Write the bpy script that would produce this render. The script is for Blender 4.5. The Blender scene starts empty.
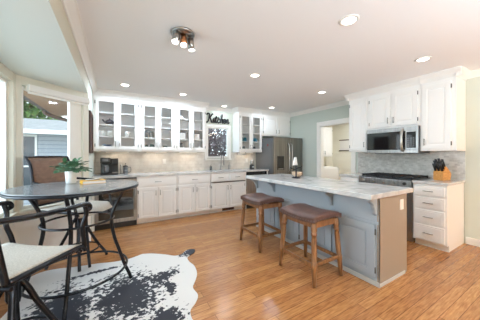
import bpy, bmesh, math, random
from mathutils import Vector, Matrix
C = bpy.context.scene.collection
SC = bpy.context.scene
PI = math.pi
random.seed(7)

# ------------------------------------------------------------------ camera, world, exposure
cd = bpy.data.cameras.new('camera'); cam = bpy.data.objects.new('camera', cd); C.objects.link(cam)
cd.sensor_width = 36; cd.lens = 215 / 480 * 36; cd.shift_y = -5 / 480; cd.clip_start = .02
cam.location = (0, 0, 1.27); cam.rotation_euler = (PI / 2, 0, -math.radians(30.37))
SC.camera = cam
w = bpy.data.worlds.new('World'); SC.world = w; w.use_nodes = True
WN = w.node_tree.nodes; WL = w.node_tree.links
bg = WN['Background']
tc = WN.new('ShaderNodeTexCoord'); sep = WN.new('ShaderNodeSeparateXYZ'); rmp = WN.new('ShaderNodeValToRGB')
WL.new(tc.outputs['Generated'], sep.inputs[0]); WL.new(sep.outputs['Z'], rmp.inputs[0]); WL.new(rmp.outputs[0], bg.inputs[0])
rmp.color_ramp.elements[0].position = 0; rmp.color_ramp.elements[0].color = (.88, .94, 1, 1)
rmp.color_ramp.elements[1].position = .7; rmp.color_ramp.elements[1].color = (.66, .82, 1, 1)
bg.inputs[1].default_value = 2.8
VS = SC.view_settings
VS.view_transform = 'Standard'; VS.look = 'None'; VS.gamma = 1; VS.use_curve_mapping = False; VS.exposure = 0.28
SC.cycles.max_bounces = 10; SC.cycles.diffuse_bounces = 8; SC.cycles.transparent_max_bounces = 16
SC.cycles.caustics_reflective = False; SC.cycles.caustics_refractive = False
SC.cycles.use_denoising = True
SC.cycles.sample_clamp_indirect = 4

def lamp(name, kind, loc, energy, color=(1, .93, .84), size=.12, rot=(0, 0, 0), sy=None, spread=None):
    l = bpy.data.lights.new(name, kind); o = bpy.data.objects.new(name, l); C.objects.link(o)
    l.energy = energy; l.color = color; o.location = loc; o.rotation_euler = rot
    if kind == 'AREA':
        l.shape = 'DISK' if sy is None else 'RECTANGLE'; l.size = size
        if sy: l.size_y = sy
        if spread: l.spread = spread
    else:
        l.shadow_soft_size = size
    return o
# the ceiling lamps of the room behind the camera
WARM = (1, .86, .70)
for x, y in ((1.0, -1.6), (2.6, -1.6), (4.6, -1.6), (4.6, -.6)):
    lamp('lamp_rear_room', 'AREA', (x, y, 2.40), 8, WARM, .5)
# daylight that the overcast sky sends in through the long bay window
lamp('lamp_daylight', 'AREA', (-3.2, 2.2, 1.75), 150, (.76, .89, 1), 2.6, (0, -PI / 2, 0), sy=3.0)
# added unseen fill, warming and lifting the faces turned towards the rear room
lamp('lamp_warm_fill', 'AREA', (3.6, -1.7, 1.25), 22, (1, .76, .55), .5, (PI / 2, 0, 0))
# added unseen fill lights behind the camera, aimed up to brighten the ceiling
for x, y in ((.6, -1.7), (1.5, -1.7), (2.4, -1.9)):
    lamp('lamp_ceiling_fill', 'AREA', (x, y, 1.25), 78, (.69, .86, 1), .4, (PI, 0, 0))
# ceiling downlights of the kitchen (lamps; their fixtures are built below)
DOWN = [(1.757, 1.13), (3.249, 1.133), (1.779, 2.602), (3.333, 2.675), (1.144, 4.12), (.159, 4.05), (3.35, 4.17), (2.27, 4.62)]
for x, y in DOWN:
    lamp('lamp_downlight', 'AREA', (x, y, 2.415), 3.5 if y > 4.5 else (4 if x > 3 else 12.5) if y > 3.5 else (.5 if x > 3 else 9 if y > 2 else 4), (.68, .84, 1), .13)

# ------------------------------------------------------------------ materials
def srgb(r, g, b):
    f = lambda c: (c / 255 / 12.92) if c / 255 <= .04045 else ((c / 255 + .055) / 1.055) ** 2.4
    return (f(r), f(g), f(b), 1)
def mat(name, col, rough=.5, metal=0, spec=None, emit=None, es=1, bump=None):
    m = bpy.data.materials.new(name); m.use_nodes = True
    N = m.node_tree.nodes; L = m.node_tree.links; b = N['Principled BSDF']
    b.inputs['Base Color'].default_value = srgb(*col); b.inputs['Roughness'].default_value = rough; b.inputs['Metallic'].default_value = metal
    if spec is not None: b.inputs['Specular IOR Level'].default_value = spec
    if emit: b.inputs['Emission Color'].default_value = srgb(*emit); b.inputs['Emission Strength'].default_value = es
    if bump:
        t = N.new('ShaderNodeTexCoord'); n = N.new('ShaderNodeTexNoise'); bp = N.new('ShaderNodeBump')
        n.inputs['Scale'].default_value = bump[0]; bp.inputs['Strength'].default_value = bump[1]; bp.inputs['Distance'].default_value = .004
        L.new(t.outputs['Object'], n.inputs['Vector']); L.new(n.outputs['Fac'], bp.inputs['Height']); L.new(bp.outputs[0], b.inputs['Normal'])
    return m
def parts(m): return m.node_tree.nodes, m.node_tree.links, m.node_tree.nodes['Principled BSDF']
def ramp(N, stops):
    r = N.new('ShaderNodeValToRGB'); e = r.color_ramp.elements
    e[0].position, e[0].color = stops[0]; e[1].position, e[1].color = stops[-1]
    for p, c in stops[1:-1]:
        k = e.new(p); k.color = c
    return r
def noisy(name, stops, scale, rough=.5, stretch=(1, 1, 1), detail=4, metal=0, distort=0, bump=0):
    m = mat(name, (128, 128, 128), rough, metal); N, L, b = parts(m)
    t = N.new('ShaderNodeTexCoord'); mp = N.new('ShaderNodeMapping'); n = N.new('ShaderNodeTexNoise')
    mp.inputs['Scale'].default_value = stretch; n.inputs['Scale'].default_value = scale; n.inputs['Detail'].default_value = detail
    n.inputs['Distortion'].default_value = distort
    L.new(t.outputs['Object'], mp.inputs[0]); L.new(mp.outputs[0], n.inputs['Vector'])
    r = ramp(N, [(p, srgb(*c)) for p, c in stops]); L.new(n.outputs['Fac'], r.inputs[0]); L.new(r.outputs[0], b.inputs['Base Color'])
    if bump:
        bp = N.new('ShaderNodeBump'); bp.inputs['Strength'].default_value = bump; bp.inputs['Distance'].default_value = .004
        L.new(n.outputs['Fac'], bp.inputs['Height']); L.new(bp.outputs[0], b.inputs['Normal'])
    return m
def brick(name, c1, c2, mortar, bw, rh, axis, rough=.3, msize=.004, offset=.5, noise=None, bump=.15, nstretch=(1, 1, 1)):
    """axis: which object axes carry the brick's width and height, e.g. 'XZ'"""
    m = mat(name, c1, rough); N, L, b = parts(m)
    t = N.new('ShaderNodeTexCoord'); s = N.new('ShaderNodeSeparateXYZ'); cb = N.new('ShaderNodeCombineXYZ'); br = N.new('ShaderNodeTexBrick')
    L.new(t.outputs['Object'], s.inputs[0]); L.new(s.outputs[axis[0]], cb.inputs[0]); L.new(s.outputs[axis[1]], cb.inputs[1]); L.new(cb.outputs[0], br.inputs['Vector'])
    br.inputs['Scale'].default_value = 1; br.inputs['Brick Width'].default_value = bw; br.inputs['Row Height'].default_value = rh
    br.inputs['Mortar Size'].default_value = msize; br.inputs['Mortar Smooth'].default_value = .2; br.offset = offset
    br.inputs['Color1'].default_value = srgb(*c1); br.inputs['Color2'].default_value = srgb(*c2); br.inputs['Mortar'].default_value = srgb(*mortar)
    out = br.outputs['Color']
    if noise:
        sc, amt, lo, hi = noise
        mp = N.new('ShaderNodeMapping'); mp.inputs['Scale'].default_value = nstretch
        n = N.new('ShaderNodeTexNoise'); n.inputs['Scale'].default_value = sc; n.inputs['Detail'].default_value = 5
        L.new(t.outputs['Object'], mp.inputs[0]); L.new(mp.outputs[0], n.inputs['Vector'])
        r = ramp(N, [(.3, srgb(*lo)), (.7, srgb(*hi))]); L.new(n.outputs['Fac'], r.inputs[0])
        mx = N.new('ShaderNodeMixRGB'); mx.blend_type = 'MULTIPLY'; mx.inputs[0].default_value = amt
        L.new(out, mx.inputs[1]); L.new(r.outputs[0], mx.inputs[2]); out = mx.outputs[0]
    L.new(out, b.inputs['Base Color'])
    bp = N.new('ShaderNodeBump'); bp.invert = True; bp.inputs['Strength'].default_value = bump; bp.inputs['Distance'].default_value = .003
    L.new(br.outputs['Fac'], bp.inputs['Height']); L.new(bp.outputs[0], b.inputs['Normal'])
    return m
def clear_glass(name, tint=(255, 255, 255), refl=.08):
    m = bpy.data.materials.new(name); m.use_nodes = True; N = m.node_tree.nodes; L = m.node_tree.links
    N.clear(); o = N.new('ShaderNodeOutputMaterial'); mx = N.new('ShaderNodeMixShader'); tr = N.new('ShaderNodeBsdfTransparent'); gl = N.new('ShaderNodeBsdfGlossy')
    tr.inputs[0].default_value = srgb(*tint); gl.inputs['Roughness'].default_value = .03; mx.inputs[0].default_value = refl
    L.new(tr.outputs[0], mx.inputs[1]); L.new(gl.outputs[0], mx.inputs[2]); L.new(mx.outputs[0], o.inputs[0])
    return m
M = {}
M['white'] = mat('white_cabinet_paint', (240, 239, 236), .35)
M['interior'] = mat('cabinet_interior_paint', (242, 242, 242), .6)
M['trim'] = mat('white_trim_paint', (240, 239, 234), .45)
M['cream'] = mat('cream_trim_paint', (222, 219, 205), .5)
M['ceil'] = mat('ceiling_paint', (243, 244, 245), .9, bump=(60, .08))
M['bayceil'] = mat('bay_ceiling_paint', (222, 226, 222), .6, bump=(60, .08))
M['wall'] = mat('sage_wall_paint', (208, 213, 201), .8, bump=(80, .06))
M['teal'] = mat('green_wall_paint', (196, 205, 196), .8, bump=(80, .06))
M['beigewall'] = mat('beige_wall_paint', (214, 196, 170), .8)
M['pantry'] = mat('pantry_wall_paint', (236, 233, 220), .8)
M['beam'] = mat('beam_paint_lit_beige', (206, 202, 184), .7)  # beige cast of the light put into the beam's colour
M['floor'] = brick('oak_plank_floor', (198, 143, 90), (166, 113, 68), (118, 76, 44), 1.1, .083, 'XY', rough=.21, msize=.002, offset=.37,
                   noise=(5, .75, (168, 146, 124), (255, 255, 255)), bump=.12, nstretch=(1.6, 16, 1))
M['splash'] = brick('marble_backsplash_tile', (226, 222, 215), (212, 206, 198), (205, 200, 194), .15, .075, 'XZ', rough=.25, msize=.003,
                    noise=(9, .5, (205, 200, 195), (255, 255, 255)))
M['mosaic'] = brick('marble_mosaic_tile', (214, 214, 210), (186, 186, 182), (206, 205, 200), .06, .03, 'YZ', rough=.25, msize=.003,
                    noise=(14, .5, (190, 188, 184), (255, 255, 255)))
M['marble'] = noisy('white_marble_worktop', [(.3, (166, 167, 168)), (.48, (198, 198, 197)), (.7, (210, 210, 209))], 5, .12, detail=8, distort=1.2)
M['island_grey'] = mat('grey_island_paint', (158, 168, 177), .45)
M['steel'] = noisy('brushed_steel', [(.3, (150, 148, 146)), (.7, (178, 176, 173))], 40, .3, (1, 1, .03), metal=1)
M['fridgesteel'] = noisy('warm_brushed_steel', [(.3, (122, 118, 112)), (.7, (150, 146, 140))], 40, .34, (1, 1, .03), metal=1)
M['darksteel'] = mat('dark_steel_side', (120, 121, 124), .45, .5)
M['nickel'] = mat('satin_nickel', (170, 168, 165), .3, 1)
M['handle'] = mat('brushed_handle_metal', (150, 148, 144), .35, 1)
M['hinge'] = mat('antique_hinge_metal', (105, 104, 102), .4, 1)
M['black'] = mat('black_plastic', (22, 22, 24), .35)
M['blackglass'] = mat('black_appliance_glass', (14, 15, 18), .06, spec=.7)
M['iron'] = mat('cast_iron', (28, 28, 30), .6)
M['glass'] = clear_glass('window_glass', (250, 253, 253), .05)
M['cabglass'] = clear_glass('cabinet_glass', (250, 250, 250), .04)
M['wood'] = noisy('stool_wood', [(.3, (104, 68, 40)), (.7, (146, 100, 60))], 8, .45, (8, 8, 1))
M['leather'] = noisy('brown_leather', [(.3, (66, 44, 38)), (.7, (100, 70, 60))], 12, .42, bump=.15)
M['bronze'] = mat('dark_bronze_metal', (44, 45, 49), .25, .7)
M['sling'] = noisy('woven_sling_fabric', [(.35, (176, 168, 156)), (.65, (206, 200, 188))], 160, .8, bump=.2)
M['wicker'] = brick('woven_brown_wicker', (142, 106, 82), (116, 84, 64), (86, 62, 48), .03, .012, 'XZ', rough=.7, msize=.002, bump=.5)
M['tabletop'] = noisy('grey_slate_tabletop', [(.3, (104, 108, 112)), (.7, (134, 138, 141))], 7, .2)
M['pot'] = mat('white_ceramic', (236, 235, 231), .3)
M['leaf'] = noisy('green_leaf', [(.3, (44, 84, 56)), (.7, (92, 134, 98))], 20, .5)
M['soil'] = mat('potting_soil', (58, 44, 34), .9)
M['yellow'] = mat('yellow_paper_cover', (226, 172, 48), .5)
M['paper'] = mat('white_paper', (232, 230, 226), .7)
M['darkwood'] = mat('dark_walnut', (70, 48, 38), .5)
M['oak'] = noisy('honey_oak', [(.3, (176, 118, 52)), (.7, (206, 150, 80))], 8, .45, (1, 8, 8))
M['lampglow'] = mat('lit_lamp_diffuser', (255, 255, 255), .5, emit=(255, 248, 236), es=9)
M['dimglow'] = mat('under_cabinet_diffuser', (240, 235, 225), .5, emit=(255, 236, 205), es=.7)
M['copper'] = mat('copper_lamp_head', (190, 130, 90), .3, 1)
M['blue'] = mat('blue_glaze', (72, 108, 142), .3)
M['tealglaze'] = mat('teal_glaze', (40, 128, 150), .3)
M['greenglass'] = mat('dark_green_glass', (58, 86, 84), .15)
M['greyglass'] = mat('smoke_grey_glass', (96, 98, 100), .15)
M['red'] = mat('red_glaze', (150, 52, 46), .4)
M['navy'] = mat('navy_glaze', (38, 40, 54), .3)
M['cooler_light'] = mat('wine_bottle_blue', (48, 74, 110), .2)
M['siding'] = brick('pale_lap_siding', (178, 182, 188), (172, 177, 183), (130, 136, 144), 40, .13, 'XZ', rough=.7, msize=.008, bump=.3)
M['shingle'] = noisy('grey_roof_shingle', [(.3, (132, 129, 124)), (.7, (160, 156, 150))], 6, .9)
M['soffit'] = mat('brown_soffit_boards', (168, 128, 98), .7)
M['gutter'] = mat('brown_gutter', (88, 68, 58), .5)
M['tree'] = noisy('tree_leaf', [(.3, (58, 98, 46)), (.7, (124, 160, 84))], 3, .7)
M['shrub'] = noisy('plum_shrub_leaf', [(.3, (60, 55, 62)), (.7, (150, 140, 148))], 3, .7)
M['bark'] = mat('tree_bark', (84, 68, 56), .9)
M['lawn'] = noisy('pale_patio', [(.3, (150, 156, 140)), (.7, (186, 186, 176))], 2, .9)
M['darkwindow'] = mat('dark_window_pane', (70, 78, 84), .08)
M['tan_white'] = mat('plush_white', (238, 236, 230), .5)

def cowhide():
    m = mat('cowhide_hair', (230, 228, 222), .75); N, L, b = parts(m)
    t = N.new('ShaderNodeTexCoord')
    def dist(cx, cy, sx, sy, rot):
        mp = N.new('ShaderNodeMapping'); mp.vector_type = 'TEXTURE'
        mp.inputs['Location'].default_value = (cx, cy, 0); mp.inputs['Scale'].default_value = (sx, sy, 1); mp.inputs['Rotation'].default_value = (0, 0, rot)
        L.new(t.outputs['Object'], mp.inputs[0])
        s = N.new('ShaderNodeSeparateXYZ'); L.new(mp.outputs[0], s.inputs[0]); c = N.new('ShaderNodeCombineXYZ'); L.new(s.outputs[0], c.inputs[0]); L.new(s.outputs[1], c.inputs[1])
        ln = N.new('ShaderNodeVectorMath'); ln.operation = 'LENGTH'; L.new(c.outputs[0], ln.inputs[0]); return ln.outputs['Value']
    def mth(op, a, bb):
        n = N.new('ShaderNodeMath'); n.operation = op
        for i, v in enumerate((a, bb)):
            if isinstance(v, (int, float)): n.inputs[i].default_value = v
            else: L.new(v, n.inputs[i])
        return n.outputs[0]
    d = None
    for blob in BLOBS:
        q = dist(*blob); d = q if d is None else mth('MINIMUM', d, q)
    n1 = N.new('ShaderNodeTexNoise'); n1.inputs['Scale'].default_value = 9; n1.inputs['Detail'].default_value = 9; n1.inputs['Roughness'].default_value = .8
    L.new(t.outputs['Object'], n1.inputs['Vector'])
    n3 = N.new('ShaderNodeTexNoise'); n3.inputs['Scale'].default_value = 34; n3.inputs['Detail'].default_value = 3; L.new(t.outputs['Object'], n3.inputs['Vector'])
    v = mth('ADD', mth('ADD', d, mth('MULTIPLY', mth('SUBTRACT', n1.outputs['Fac'], .5), 3.4)), mth('MULTIPLY', mth('SUBTRACT', n3.outputs['Fac'], .5), 2.2))
    r = ramp(N, [(.80, srgb(38, 40, 48)), (.96, srgb(216, 214, 210))]); L.new(v, r.inputs[0]); L.new(r.outputs[0], b.inputs['Base Color'])
    n2 = N.new('ShaderNodeTexNoise'); n2.inputs['Scale'].default_value = 90; bp = N.new('ShaderNodeBump'); bp.inputs['Strength'].default_value = .3; bp.inputs['Distance'].default_value = .004
    L.new(t.outputs['Object'], n2.inputs['Vector']); L.new(n2.outputs['Fac'], bp.inputs['Height']); L.new(bp.outputs[0], b.inputs['Normal'])
    return m

# ------------------------------------------------------------------ mesh builder
ORG = {}
class MB:
    def __init__(self, mtx=None):
        self.bm = bmesh.new(); self.M = mtx or Matrix.Identity(4); self.smooth = False
    def _add(self, src):
        me = bpy.data.meshes.new('t'); src.to_mesh(me); src.free(); me.transform(self.M)
        if self.M.determinant() < 0: me.flip_normals()
        self.bm.from_mesh(me); bpy.data.meshes.remove(me); return self
    def box(self, x0, y0, z0, x1, y1, z1, bev=0):
        b = bmesh.new(); bmesh.ops.create_cube(b, size=1)
        x0, x1 = min(x0, x1), max(x0, x1); y0, y1 = min(y0, y1), max(y0, y1); z0, z1 = min(z0, z1), max(z0, z1)
        for v in b.verts: v.co = Vector((x0 + (v.co.x + .5) * (x1 - x0), y0 + (v.co.y + .5) * (y1 - y0), z0 + (v.co.z + .5) * (z1 - z0)))
        if bev: bmesh.ops.bevel(b, geom=b.edges[:], offset=min(bev, .45 * min(x1 - x0, y1 - y0, z1 - z0)), segments=2, affect='EDGES', profile=.6)
        return self._add(b)
    def tube(self, pts, r, seg=10, closed=False, radii=None, flat=1):
        b = bmesh.new(); pts = [Vector(p) for p in pts]; n = len(pts); rings = []
        up = None
        for i, p in enumerate(pts):
            a = pts[(i - 1) % n] if (closed or i) else p; c = pts[(i + 1) % n] if (closed or i < n - 1) else p
            t = (c - a).normalized()
            if up is None:
                up = Vector((0, 0, 1)) if abs(t.z) < .9 else Vector((1, 0, 0))
            s = t.cross(up).normalized(); up = s.cross(t).normalized()
            rr = radii[i] if radii else r
            rings.append([b.verts.new(p + rr * (math.cos(2 * PI * k / seg) * s + flat * math.sin(2 * PI * k / seg) * up)) for k in range(seg)])
        for i in range(n if closed else n - 1):
            A, B = rings[i], rings[(i + 1) % n]
            for k in range(seg):
                b.faces.new((A[k], A[(k + 1) % seg], B[(k + 1) % seg], B[k]))
        if not closed:
            b.faces.new(rings[0][::-1]); b.faces.new(rings[-1])
        for f in b.faces: f.smooth = len(f.verts) == 4
        bmesh.ops.recalc_face_normals(b, faces=b.faces[:])
        return self._add(b)
    def cyl(self, p0, p1, r0, r1=None, seg=20):
        return self.tube([p0, p1], r0, seg, radii=[r0, r0 if r1 is None else r1])
    def lathe(self, prof, c=(0, 0, 0), seg=24):
        b = bmesh.new(); rings = []
        for r, z in prof:
            rings.append([b.verts.new((c[0] + max(r, 1e-4) * math.cos(2 * PI * k / seg), c[1] + max(r, 1e-4) * math.sin(2 * PI * k / seg), c[2] + z)) for k in range(seg)])
        for A, B in zip(rings, rings[1:]):
            for k in range(seg): b.faces.new((A[k], A[(k + 1) % seg], B[(k + 1) % seg], B[k])).smooth = True
        b.faces.new(rings[0][::-1]); b.faces.new(rings[-1])
        bmesh.ops.recalc_face_normals(b, faces=b.faces[:])
        return self._add(b)
    def ball(self, c, rx, ry=None, rz=None, seg=14):
        b = bmesh.new(); bmesh.ops.create_uvsphere(b, u_segments=seg, v_segments=seg // 2 + 2, radius=1)
        for v in b.verts: v.co = Vector((c[0] + v.co.x * rx, c[1] + v.co.y * (ry or rx), c[2] + v.co.z * (rz or rx)))
        for f in b.faces: f.smooth = True
        return self._add(b)
    def prism(self, poly, axis, a0, a1, bev=0):
        """poly: 2-D points in the two other axes (order XY for Z, XZ for Y, YZ for X)"""
        b = bmesh.new()
        def P(q, a): return {'Z': (q[0], q[1], a), 'Y': (q[0], a, q[1]), 'X': (a, q[0], q[1])}[axis]
        A = [b.verts.new(P(q, a0)) for q in poly]; B = [b.verts.new(P(q, a1)) for q in poly]; n = len(poly)
        b.faces.new(A[::-1]); b.faces.new(B)
        for k in range(n): b.faces.new((A[k], A[(k + 1) % n], B[(k + 1) % n], B[k]))
        bmesh.ops.recalc_face_normals(b, faces=b.faces[:])
        if bev: bmesh.ops.bevel(b, geom=b.edges[:], offset=bev, segments=2, affect='EDGES')
        return self._add(b)
    def sheet(self, f, nu, nv, th):
        """solid sheet through f(u,v)->(point, normal)"""
        b = bmesh.new(); T = [[None] * (nv + 1) for _ in range(nu + 1)]; U = [[None] * (nv + 1) for _ in range(nu + 1)]
        for i in range(nu + 1):
            for j in range(nv + 1):
                p, n = f(i / nu, j / nv); p = Vector(p); n = Vector(n).normalized()
                T[i][j] = b.verts.new(p + n * th / 2); U[i][j] = b.verts.new(p - n * th / 2)
        for i in range(nu):
            for j in range(nv):
                b.faces.new((T[i][j], T[i + 1][j], T[i + 1][j + 1], T[i][j + 1])).smooth = True
                b.faces.new((U[i][j], U[i][j + 1], U[i + 1][j + 1], U[i + 1][j])).smooth = True
        for i in range(nu):
            b.faces.new((T[i][0], U[i][0], U[i + 1][0], T[i + 1][0])); b.faces.new((T[i][nv], T[i + 1][nv], U[i + 1][nv], U[i][nv]))
        for j in range(nv):
            b.faces.new((T[0][j], T[0][j + 1], U[0][j + 1], U[0][j])); b.faces.new((T[nu][j], U[nu][j], U[nu][j + 1], T[nu][j + 1]))
        bmesh.ops.recalc_face_normals(b, faces=b.faces[:])
        return self._add(b)
    def leafquads(self, items):
        b = bmesh.new()
        for c, d, n, L, W in items:
            c = Vector(c); d = Vector(d).normalized(); s = d.cross(Vector(n)).normalized(); nn = s.cross(d)
            p = [c, c + d * L * .35 + s * W * .5 + nn * L * .08, c + d * L * .75 + s * W * .38 + nn * L * .04, c + d * L - nn * L * .08, c + d * L * .75 - s * W * .38 + nn * L * .04, c + d * L * .35 - s * W * .5 + nn * L * .08]
            b.faces.new([b.verts.new(q) for q in p])
        return self._add(b)
    def build(self, name, material, parent=None):
        me = bpy.data.meshes.new(name); off = Vector((0, 0, 0))
        if parent is not None: off = ORG.get(parent.name, Vector((0, 0, 0)))
        self.bm.to_mesh(me); self.bm.free()
        if off.length: me.transform(Matrix.Translation(-off))
        o = bpy.data.objects.new(name, me); C.objects.link(o); me.materials.append(material if not isinstance(material, str) else M[material])
        if parent is not None: o.parent = parent; ORG[o.name] = off.copy()
        return o
def tag(o, label, cat, group=None, kind=None):
    o['label'] = label; o['category'] = cat
    if group: o['group'] = group
    if kind: o['kind'] = kind
    return o
def thing(name, label, cat, loc=(0, 0, 0), group=None):
    o = bpy.data.objects.new(name, None); C.objects.link(o); o.location = loc; ORG[o.name] = Vector(loc)
    o.empty_display_size = .1
    return tag(o, label, cat, group)
def struct(name, mb, m, parent=None, label=None):
    o = mb.build(name, m, parent)
    if parent is None: o['kind'] = 'structure'
    if label: o['label'] = label
    return o
def copy_tree(o, parent=None):
    c = o.copy(); C.objects.link(c)
    if parent: c.parent = parent
    for ch in list(o.children): copy_tree(ch, c)
    return c
def frame(ox, oy, ax, ay):
    """local x runs along (ax,ay); local y points to its right-hand side outwards (towards the viewer); z up"""
    l = math.hypot(ax, ay); ax, ay = ax / l, ay / l
    return Matrix(((ax, ay, 0, ox), (ay, -ax, 0, oy), (0, 0, 1, 0), (0, 0, 0, 1)))
def smoothpath(pts, n=8):
    pts = [Vector(p) for p in pts]; out = []
    for i in range(len(pts) - 1):
        p0 = pts[max(i - 1, 0)]; p1 = pts[i]; p2 = pts[i + 1]; p3 = pts[min(i + 2, len(pts) - 1)]
        for k in range(n):
            t = k / n
            out.append(.5 * ((2 * p1) + (p2 - p0) * t + (2 * p0 - 5 * p1 + 4 * p2 - p3) * t * t + (3 * p1 - p0 - 3 * p2 + p3) * t ** 3))
    out.append(pts[-1]); return out

# ------------------------------------------------------------------ the setting
WX = 4.36          # right wall
WY = 4.92          # back wall
LX = -.32          # left wall and beam face
H = 2.44
BZ = 2.15          # bay ceiling
struct('floor', MB().box(-1.2, -3.0, -.06, 6.6, WY + .12, 0), 'floor')
struct('ceiling', MB().box(LX - .12, -3.0, H, 6.6, WY + .12, H + .1), 'ceil')
# back wall with the opening of the sink window
wx0, wx1, wz0, wz1 = 1.95, 2.54, 1.20, 1.965
bw = MB()
for a in ((LX - .12, 0, wx0, H), (wx1, 0, WX + 2.2, H), (wx0, 0, wx1, wz0), (wx0, wz1, wx1, H)):
    bw.box(a[0], WY, a[1], a[2], WY + .12, a[3])
struct('wall_back', bw, 'wall')
struct('wall_left', MB().box(LX - .12, 3.77, 0, LX, WY, H), 'wall')
struct('wall_left_front', MB().box(LX - .12, -3.0, 0, LX, .95, H), 'wall')
struct('ceiling_beam', MB().box(LX - .12, .95, BZ, LX, 3.77, H), 'beam')
# right wall with the doorway to the pantry
dy0, dy1, dz = 2.74, 3.55, 1.985
struct('wall_right_near', MB().box(WX, .70, 0, WX + .1, 1.6, H), 'wall')
rw = MB().box(WX, 1.6, 0, WX + .1, dy0, H).box(WX, dy1, 0, WX + .1, WY, H).box(WX, dy0, dz, WX + .1, dy1, H)
struct('wall_right', rw, 'teal')
struct('wall_rear', MB().box(LX - .12, -3.1, 0, 6.6, -3.0, H), 'beigewall')
struct('wall_side_room', MB().box(6.6, -3.1, 0, 6.7, WY + .12, H), 'beigewall')
struct('wall_partition', MB().box(WX + .1, .70, 0, 6.6, .80, H), 'beigewall')
# bay: back pane line, angled panes
P0, P1 = (-.934, 3.26), (LX, 3.77); P2 = (-.934, 1.42); P3 = (LX, .95)
outline = [P3, P2, P0, P1, (LX - .1, 3.9), (-1.08, 3.36), (-1.08, 1.34), (LX - .1, .82)]
struct('ceiling_bay', MB().prism([(LX - .001, .95), (LX - .001, 3.77), (LX - .1, 3.9), (-1.08, 3.36), (-1.08, 1.34), (LX - .1, .82)], 'Z', BZ - .003, BZ + .1), 'bayceil')
SILL = .62
def bay_side(n, pa, pb, label):
    """knee wall, window frame, sashes and glass between two corners; local y looks outdoors"""
    L = math.hypot(pb[0] - pa[0], pb[1] - pa[1]); F = frame(pa[0], pa[1], pb[0] - pa[0], pb[1] - pa[1])
    F = F @ Matrix.Scale(-1, 4, (0, 1, 0))
    kw = MB(F).box(-.04, 0.0, 0, L + .04, .12, SILL)
    struct('wall_bay_' + n, kw, 'trim')
    fw = MB(F)
    fw.box(0, -.012, SILL, .055, .12, BZ - .002, .004).box(L - .075, -.012, SILL, L, .12, BZ - .002, .004)
    fw.box(.055, -.012, BZ - .10, L - .075, .12, BZ - .002, .004).box(.0, -.04, SILL - .005, L, .12, SILL + .035, .004)
    wn = fw.build('window_' + n, M['cream']); wn['kind'] = 'structure'; wn['label'] = label
    s = MB(F); a0, a1, c0, c1 = .055, L - .075, SILL + .035, BZ - .10
    q = .035; qr = .15 if n == '1' else .05
    s.box(a0, .03, c0, a0 + q, .08, c1, .004).box(a1 - qr, .03, c0, a1, .08, c1, .004).box(a0 + q, .03, c1 - q, a1 - qr, .08, c1, .004).box(a0 + q, .03, c0, a1 - qr, .08, c0 + q, .004)
    s.build('sash', M['trim'], wn)
    MB(F).box(a0 + q, .052, c0 + q, a1 - qr, .058, c1 - q).build('pane', M['glass'], wn)
    return F, L
F1, L1 = bay_side('1', P0, P1, 'angled bay window with cream frame looking onto the neighbouring house')
F2, L2 = bay_side('2', P2, P0, 'long middle bay window at the left edge')
F3, L3 = bay_side('3', P3, P2, 'near angled bay window')
# crown mouldings, baseboards, casings
def crown(name, pts2, dirs):
    """pts2: run of (x,y); profile drops .085 and projects .085"""
    pass
def crown_run(name, F, L, drop=.085, proj=.075):
    m = MB(F)
    poly = [(0, H), (0, H - drop), (.012, H - drop), (.02, H - drop + .018), (.05, H - .035), (proj - .012, H - .018), (proj, H - .012), (proj, H)]
    m.prism([(y, z) for y, z in poly], 'X', 0, L)
    return struct(name, m, 'trim')
crown_run('trim_1', frame(LX, WY, 0, -1) @ Matrix.Scale(-1, 4, (0, 1, 0)), WY + 3.0)
crown_run('trim_2', frame(1.80, WY, 1, 0), .86)
crown_run('trim_3', frame(WX, WY, 0, -1), WY - 2.58)
crown_run('trim_4', frame(WX, 1.02, 0, -1), .32)
struct('baseboard_right', MB().box(WX - .015, .70, 0, WX, 1.025, .1, .004), 'trim')
struct('trim_5', MB().box(WX - .02, .70, 0, WX, .80, 2.26, .003), noisy('oak_casing', [(.3, (150, 116, 72)), (.7, (176, 140, 92))], 8, .5, (8, 8, 1)))
dc = MB().box(WX - .02, dy1, 0, WX, dy1 + .095, dz + .09, .004).box(WX - .02, dy0 - .09, 0, WX, dy0, dz + .09, .004).box(WX - .02, dy0, dz, WX, dy1, dz + .09, .004)
dc.box(WX, dy1 - .02, 0, WX + .1, dy1, dz).box(WX, dy0, 0, WX + .1, dy0 + .02, dz).box(WX, dy0, dz - .02, WX + .1, dy1, dz)
struct('door_1', dc, 'trim', label='white cased doorway to the pantry')
# sink window
wf = MB()
wf.box(wx0 - .06, WY - .018, wz0 - .06, wx0, WY, wz1 + .06, .004).box(wx1, WY - .018, wz0 - .06, wx1 + .06, WY, wz1 + .06, .004).box(wx0, WY - .018, wz1, wx1, WY, wz1 + .06, .004)
wf.box(wx0 - .06, WY - .05, wz0 - .06, wx1 + .06, WY, wz0 - .02, .004)
wk = struct('window_4', wf, 'trim', label='window over the sink framed in white')
s = MB(); q = .035
s.box(wx0, WY, wz0 - .02, wx0 + q, WY + .06, wz1).box(wx1 - q, WY, wz0 - .02, wx1, WY + .06, wz1).box(wx0 + q, WY, wz1 - q, wx1 - q, WY + .06, wz1).box(wx0 + q, WY, wz0 - .02, wx1 - q, WY + .06, wz0 + q)
s.build('sash', M['trim'], wk)
MB().box(wx0 + q, WY + .03, wz0 + q, wx1 - q, WY + .036, wz1 - q).build('pane', M['glass'], wk)
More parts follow.
